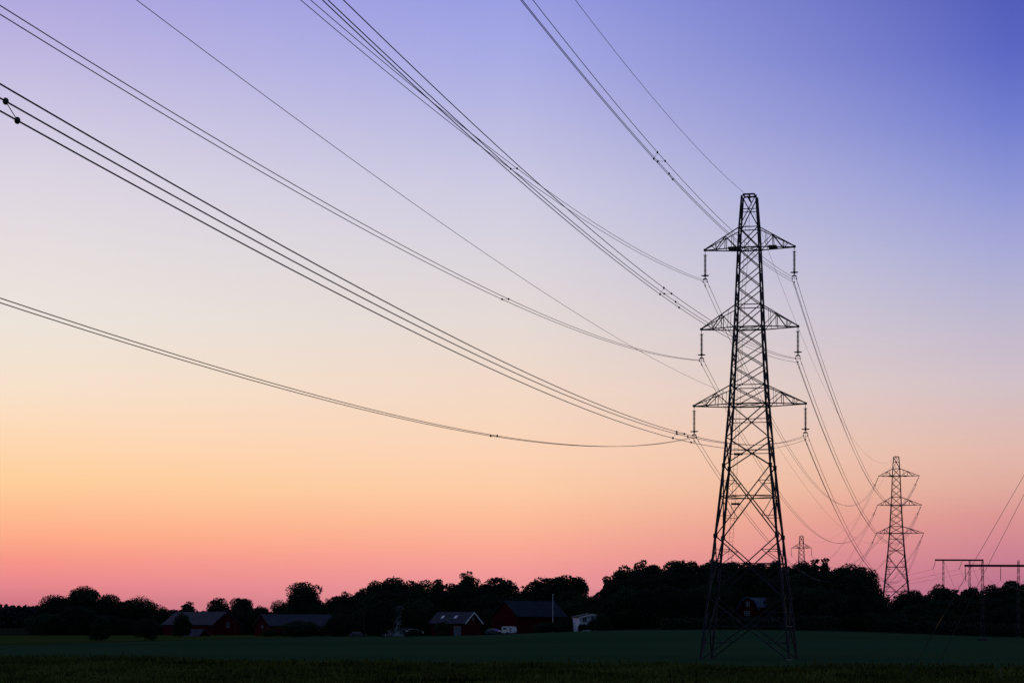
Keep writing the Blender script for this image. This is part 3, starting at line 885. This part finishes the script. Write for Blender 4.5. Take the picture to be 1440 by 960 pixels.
# ------------------------------------------------------------------ trees on the skyline, left to right
SKY = [
 (78, 837, 46, 'round', 600, 'flat-topped dark tree at the left end of the wood'),
 (120, 825, 46, 'dome', 604, 'tall domed tree, highest of the left group'),
 (153, 836, 32, 'oval', 600, 'ragged tree leaning on the right flank of the tall domed tree'),
 (174, 845, 28, 'round', 606, 'low dark tree in the dip right of the ragged left tree'),
 (198, 840, 52, 'dome', 600, 'broad rounded tree left of the leftmost barn'),
 (226, 854, 30, 'rough', 604, 'sparse thin-topped tree left of the leftmost barn roof'),
 (247, 857, 22, 'round', 608, 'low tree at the left end of the leftmost barn roof'),
 (264, 846, 24, 'rough', 606, 'small pointed tree rising behind the leftmost barn roof'),
 (307, 841, 26, 'round', 606, 'round-headed tree behind the gable of the leftmost barn'),
 (340, 841, 30, 'round', 602, 'round-headed tree between the two left barns'),
 (368, 852, 22, 'round', 600, 'low round tree behind the long low barn gable'),
 (398, 845, 38, 'dome', 596, 'low spreading tree behind the long low barn roof'),
 (432, 819, 46, 'oval', 585, 'big lone rounded tree standing above the long low barn'),
 (466, 841, 34, 'rough', 580, 'ragged tree right of the big lone rounded tree'),
 (489, 833, 34, 'rough', 575, 'dark pointed tree at the left foot of the central wood'),
 (477, 839, 30, 'dome', 582, 'low dark tree right of the ragged one by the big lone tree'),
 (507, 828, 30, 'rough', 578, 'ragged tree above the utility pole'),
 (534, 818, 40, 'dome', 575, 'flat-crowned tree at the left shoulder of the central wood'),
 (562, 813, 40, 'dome', 572, 'domed tree above the half-hidden white house'),
 (590, 817, 38, 'dome', 570, 'domed tree left of the red house, on the skyline'),
 (617, 815, 28, 'rough', 575, 'ragged tree straight above the skylight roof'),
 (639, 821, 30, 'round', 570, 'rounded tree above the white bargeboards'),
 (658, 805, 36, 'rough', 575, 'tallest ragged tree of the central wood'),
 (681, 822, 32, 'dome', 572, 'low domed tree right of the tallest ragged tree'),
 (703, 813, 46, 'dome', 570, 'broad domed tree above the white caravan'),
 (738, 824, 20, 'rough', 574, 'slender see-through tree in the gap above the dark barn'),
 (762, 813, 34, 'round', 570, 'loose round tree above the dark barn roof'),
 (790, 810, 34, 'round', 566, 'left of two round trees above the flagpole'),
 (812, 812, 28, 'oval', 566, 'right of two round trees above the flagpole'),
 (842, 833, 26, 'round', 520, 'low tree in the notch left of the big wood'),
 (857, 811, 26, 'rough', 505, 'ragged tree at the left edge of the big wood'),
 (876, 797, 32, 'round', 500, 'rounded tree on the left slope of the big wood'),
 (899, 789, 38, 'rough', 498, 'loose topped tree highest on the left of the big wood'),
 (923, 795, 30, 'dome', 500, 'domed tree right of the loose topped one in the big wood'),
 (950, 789, 34, 'dome', 500, 'broad tree well left of the nearest pylon'),
 (976, 791, 32, 'dome', 502, 'domed tree just left of the nearest pylon'),
 (1000, 788, 30, 'round', 505, 'tree behind the left legs of the nearest pylon'),
 (1025, 791, 32, 'dome', 520, 'tree left of centre behind the nearest pylon'),
 (1050, 792, 30, 'dome', 520, 'tree at the centre behind the nearest pylon'),
 (1073, 793, 30, 'dome', 520, 'tree right of centre behind the nearest pylon'),
 (1091, 789, 28, 'round', 512, 'tree behind the right legs of the nearest pylon'),
 (1110, 797, 26, 'dome', 505, 'low tree just right of the nearest pylon'),
 (1129, 790, 24, 'round', 495, 'round tree standing in front of the farthest pylon'),
 (1146, 787, 20, 'rough', 492, 'left of two tall thin trees right of the farthest pylon'),
 (1160, 786, 19, 'rough', 490, 'right of two tall thin trees right of the farthest pylon'),
 (1177, 799, 34, 'dome', 485, 'domed tree right of the two tall thin trees'),
 (1202, 795, 48, 'dome', 480, 'big domed tree at the right end of the big wood'),
 (1222, 814, 28, 'rough', 478, 'loose tree on the falling right flank of the big wood'),
 (1235, 838, 22, 'rough', 476, 'small loose tree at the left foot of the mid-distance pylon'),
 (1256, 847, 24, 'dome', 520, 'low tree at the foot of the mid-distance pylon'),
 (1280, 830, 30, 'dome', 510, 'rounded tree right of the mid-distance pylon'),
 (1298, 837, 20, 'round', 512, 'low tree in the dip right of the mid-distance pylon'),
 (1322, 823, 30, 'round', 510, 'rounded tree in front of the farther portal tower, left leg'),
 (1343, 829, 20, 'rough', 515, 'ragged tree between the legs of the farther portal tower'),
 (1363, 826, 24, 'round', 510, 'tree in front of the right leg of the farther portal tower'),
 (1378, 832, 16, 'rough', 516, 'small tree behind the left leg of the right-edge portal tower'),
 (1396, 823, 28, 'round', 512, 'tree between the legs of the right-edge portal tower'),
 (1420, 817, 32, 'dome', 512, 'dark tree left of the right leg of the right-edge portal tower'),
 (1441, 821, 30, 'dome', 510, 'dark tree cut by the right edge of the picture'),
 (1464, 822, 30, 'dome', 510, 'dark tree just beyond the right edge of the picture'),
]
for i, (x, tp, w, k, Yd, lab) in enumerate(SKY):
    tree(x, tp, w * (1.35 if k in ('dome', 'round') and x > 500 else 1.1), k, Yd, lab, group='trees on the skyline', seed=1 + i % 3)

# single bushes and small trees that stand out in front
for x, tp, w, k, Yd, lab in (
    (142, 866, 28, 'shrub', 430, 'left of two small rounded trees standing out in the field, far left'),
    (204, 870, 30, 'shrub', 432, 'right of two small rounded trees standing out in the field, far left'),
    (256, 862, 25, 'shrub', 505, 'round dark tree covering the left half of the leftmost barn'),
    (424, 872, 62, 'shrub', 500, 'wide dark bush in front of the long low barn'),
    (534, 843, 50, 'dome', 495, 'tall dark tree left of the half-hidden white house'),
    (586, 842, 48, 'dome', 500, 'tall dark tree between the white house and the red house'),
    (622, 874, 22, 'shrub', 468, 'dark bush covering the left end of the red house'),
    (847, 862, 25, 'shrub', 462, 'dark tree hiding the right half of the pale cottage'),
    (819, 877, 13, 'shrub', 464, 'small dark bush before the left half of the pale cottage'),
    (832, 872, 11, 'shrub', 463, 'small dark bush before the middle of the pale cottage'),
    (963, 872, 52, 'shrub', 437, 'left of three broad low bushes at the left foot of the nearest pylon'),
    (1003, 869, 56, 'shrub', 440, 'middle of three broad low bushes behind the left legs of the nearest pylon'),
    (1040, 875, 52, 'shrub', 438, 'right of three broad low bushes seen between the nearest pylon legs'),
    (379, 883, 20, 'shrub', 500, 'small dark bush at the gable of the long low barn'),
    (581, 884, 24, 'shrub', 474, 'low bush in front of the pale car'),
    (770, 874, 40, 'shrub', 480, 'low dark bush in front of the dark barn'),
    (795, 868, 30, 'shrub', 482, 'dark bush between the flagpole and the pale cottage'),
    (479, 862, 36, 'shrub', 500, 'dark bush right of the long low barn'),
    (1072, 867, 50, 'shrub', 452, 'wide low bush below the gambrel house'),
):
    tree(x, tp, w, k, Yd, lab, 'bush' if 'bush' in lab else 'tree', seed=1 + int(x) % 3, name='shrub' if 'bush' in lab else 'broadleaf_tree')

# the wood behind: trees that merge into one dark mass
sx = [s[0] for s in SKY]; stp = [s[1] for s in SKY]
hid = [(232, 322), (362, 456), (603, 682), (700, 792), (806, 842), (1026, 1096)]
x = 66.0
while x < 1470:
    sk = float(np.interp(x, sx, stp)); Yb = float(np.interp(x, sx, [s[4] for s in SKY]))
    inside = any(a < x < b for a, b in hid)
    for row in range(2):
        if x < 470 and row == 1: continue
        if inside and row == 1: continue
        drop = (12 if row == 0 else 30) + rnd.uniform(0, 9)
        if x < 230: drop += 10
        tp = min(sk + drop, 874)
        Yd = Yb - 12 if row == 0 else Yb - 32
        if inside: Yd = Yb - 4
        tree(x + rnd.uniform(-5, 5), tp, rnd.uniform(40, 58), rnd.choice(('dome', 'shrub', 'dome', 'shrub')), Yd,
             'dark tree merging into the black mass of the wood below the skyline', group='trees merged in the dark wood', seed=rnd.randrange(1, 4), name='broadleaf_tree')
    x += 20

# undergrowth and the far wood: masses nobody could count
g = np.random.default_rng(5)
def strip(name, label, x0, x1, yfun, hfun, depth, n, size, material):
    xs_ = g.uniform(x0, x1, n); yd = yfun(xs_) + g.uniform(0, depth, n)
    X = (xs_ - 720) / F * yd; h = hfun(xs_) * (.86 + .08 * np.sin(xs_ * 1.7) + .06 * np.sin(xs_ * .73 + 1))
    z = terrain(X, yd) + h * g.uniform(0, 1, n) ** (1.15 if 'under' in name else .75)
    o = bpy.data.objects.new(name, leaf_mesh(name, np.stack([X, yd, z], 1), size, material, 3)); C.objects.link(o)
    return tag(o, label, 'undergrowth' if 'under' in name else 'forest', kind='stuff')
SX = np.array(sx, float); SYD = np.array([s[4] for s in SKY], float)
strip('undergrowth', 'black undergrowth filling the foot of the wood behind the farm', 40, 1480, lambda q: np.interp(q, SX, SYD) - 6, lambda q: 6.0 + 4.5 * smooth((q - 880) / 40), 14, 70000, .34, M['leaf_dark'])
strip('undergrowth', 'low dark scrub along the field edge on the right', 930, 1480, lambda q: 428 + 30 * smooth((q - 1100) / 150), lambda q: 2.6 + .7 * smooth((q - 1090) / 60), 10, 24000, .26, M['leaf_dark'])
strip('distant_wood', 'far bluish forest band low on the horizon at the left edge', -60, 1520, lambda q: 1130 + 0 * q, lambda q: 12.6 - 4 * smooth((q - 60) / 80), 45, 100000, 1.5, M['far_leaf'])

# meadow grass: one mass of blades
n = 60000
gy = g.uniform(120, 260, n); gxp = g.uniform(-40, 1480, n); GX = (gxp - 720) / F * gy
ok = gy < edge(GX) + g.normal(scale=5, size=n) + 5 * np.sin(GX * .19) * np.sin(GX * .043); GX = GX[ok]; gy = gy[ok]; n = len(GX)
pat = .5 + .5 * np.sin(GX * .35 + 2 * np.sin(gy * .11)) * np.sin(gy * .23 + GX * .1)
hh = g.uniform(.15, .45, n) * (.5 + .9 * pat) * np.where(g.random(n) < .03, 1.9, 1.0); ww = g.uniform(.05, .14, n)
an = g.uniform(0, math.pi, n); lean = g.normal(scale=.12, size=(n, 2)); GZ = terrain(GX, gy) + .03
ca, sa = np.cos(an) * ww, np.sin(an) * ww
v = np.stack([np.stack([GX - ca, gy - sa, GZ], 1), np.stack([GX + ca, gy + sa, GZ], 1),
              np.stack([GX + lean[:, 0] + ca * .3, gy + lean[:, 1] + sa * .3, GZ + hh], 1), np.stack([GX + lean[:, 0] - ca * .3, gy + lean[:, 1] - sa * .3, GZ + hh], 1)], 1).reshape(-1, 3)
me = bpy.data.meshes.new('meadow_grass')
me.from_pydata(v.tolist(), [], np.arange(4 * n).reshape(-1, 4).tolist()); me.update()
M['grass'] = mat('meadow_grass_blades', (.028, .044, .011), .9, .5, .16, col2=(.092, .098, .022), spec=.0, detail=9)
me.materials.append(M['grass'])
o = bpy.data.objects.new('meadow_grass', me); C.objects.link(o)
tag(o, 'rough dark meadow grass with yellowish tips along the bottom', 'grass', kind='stuff')
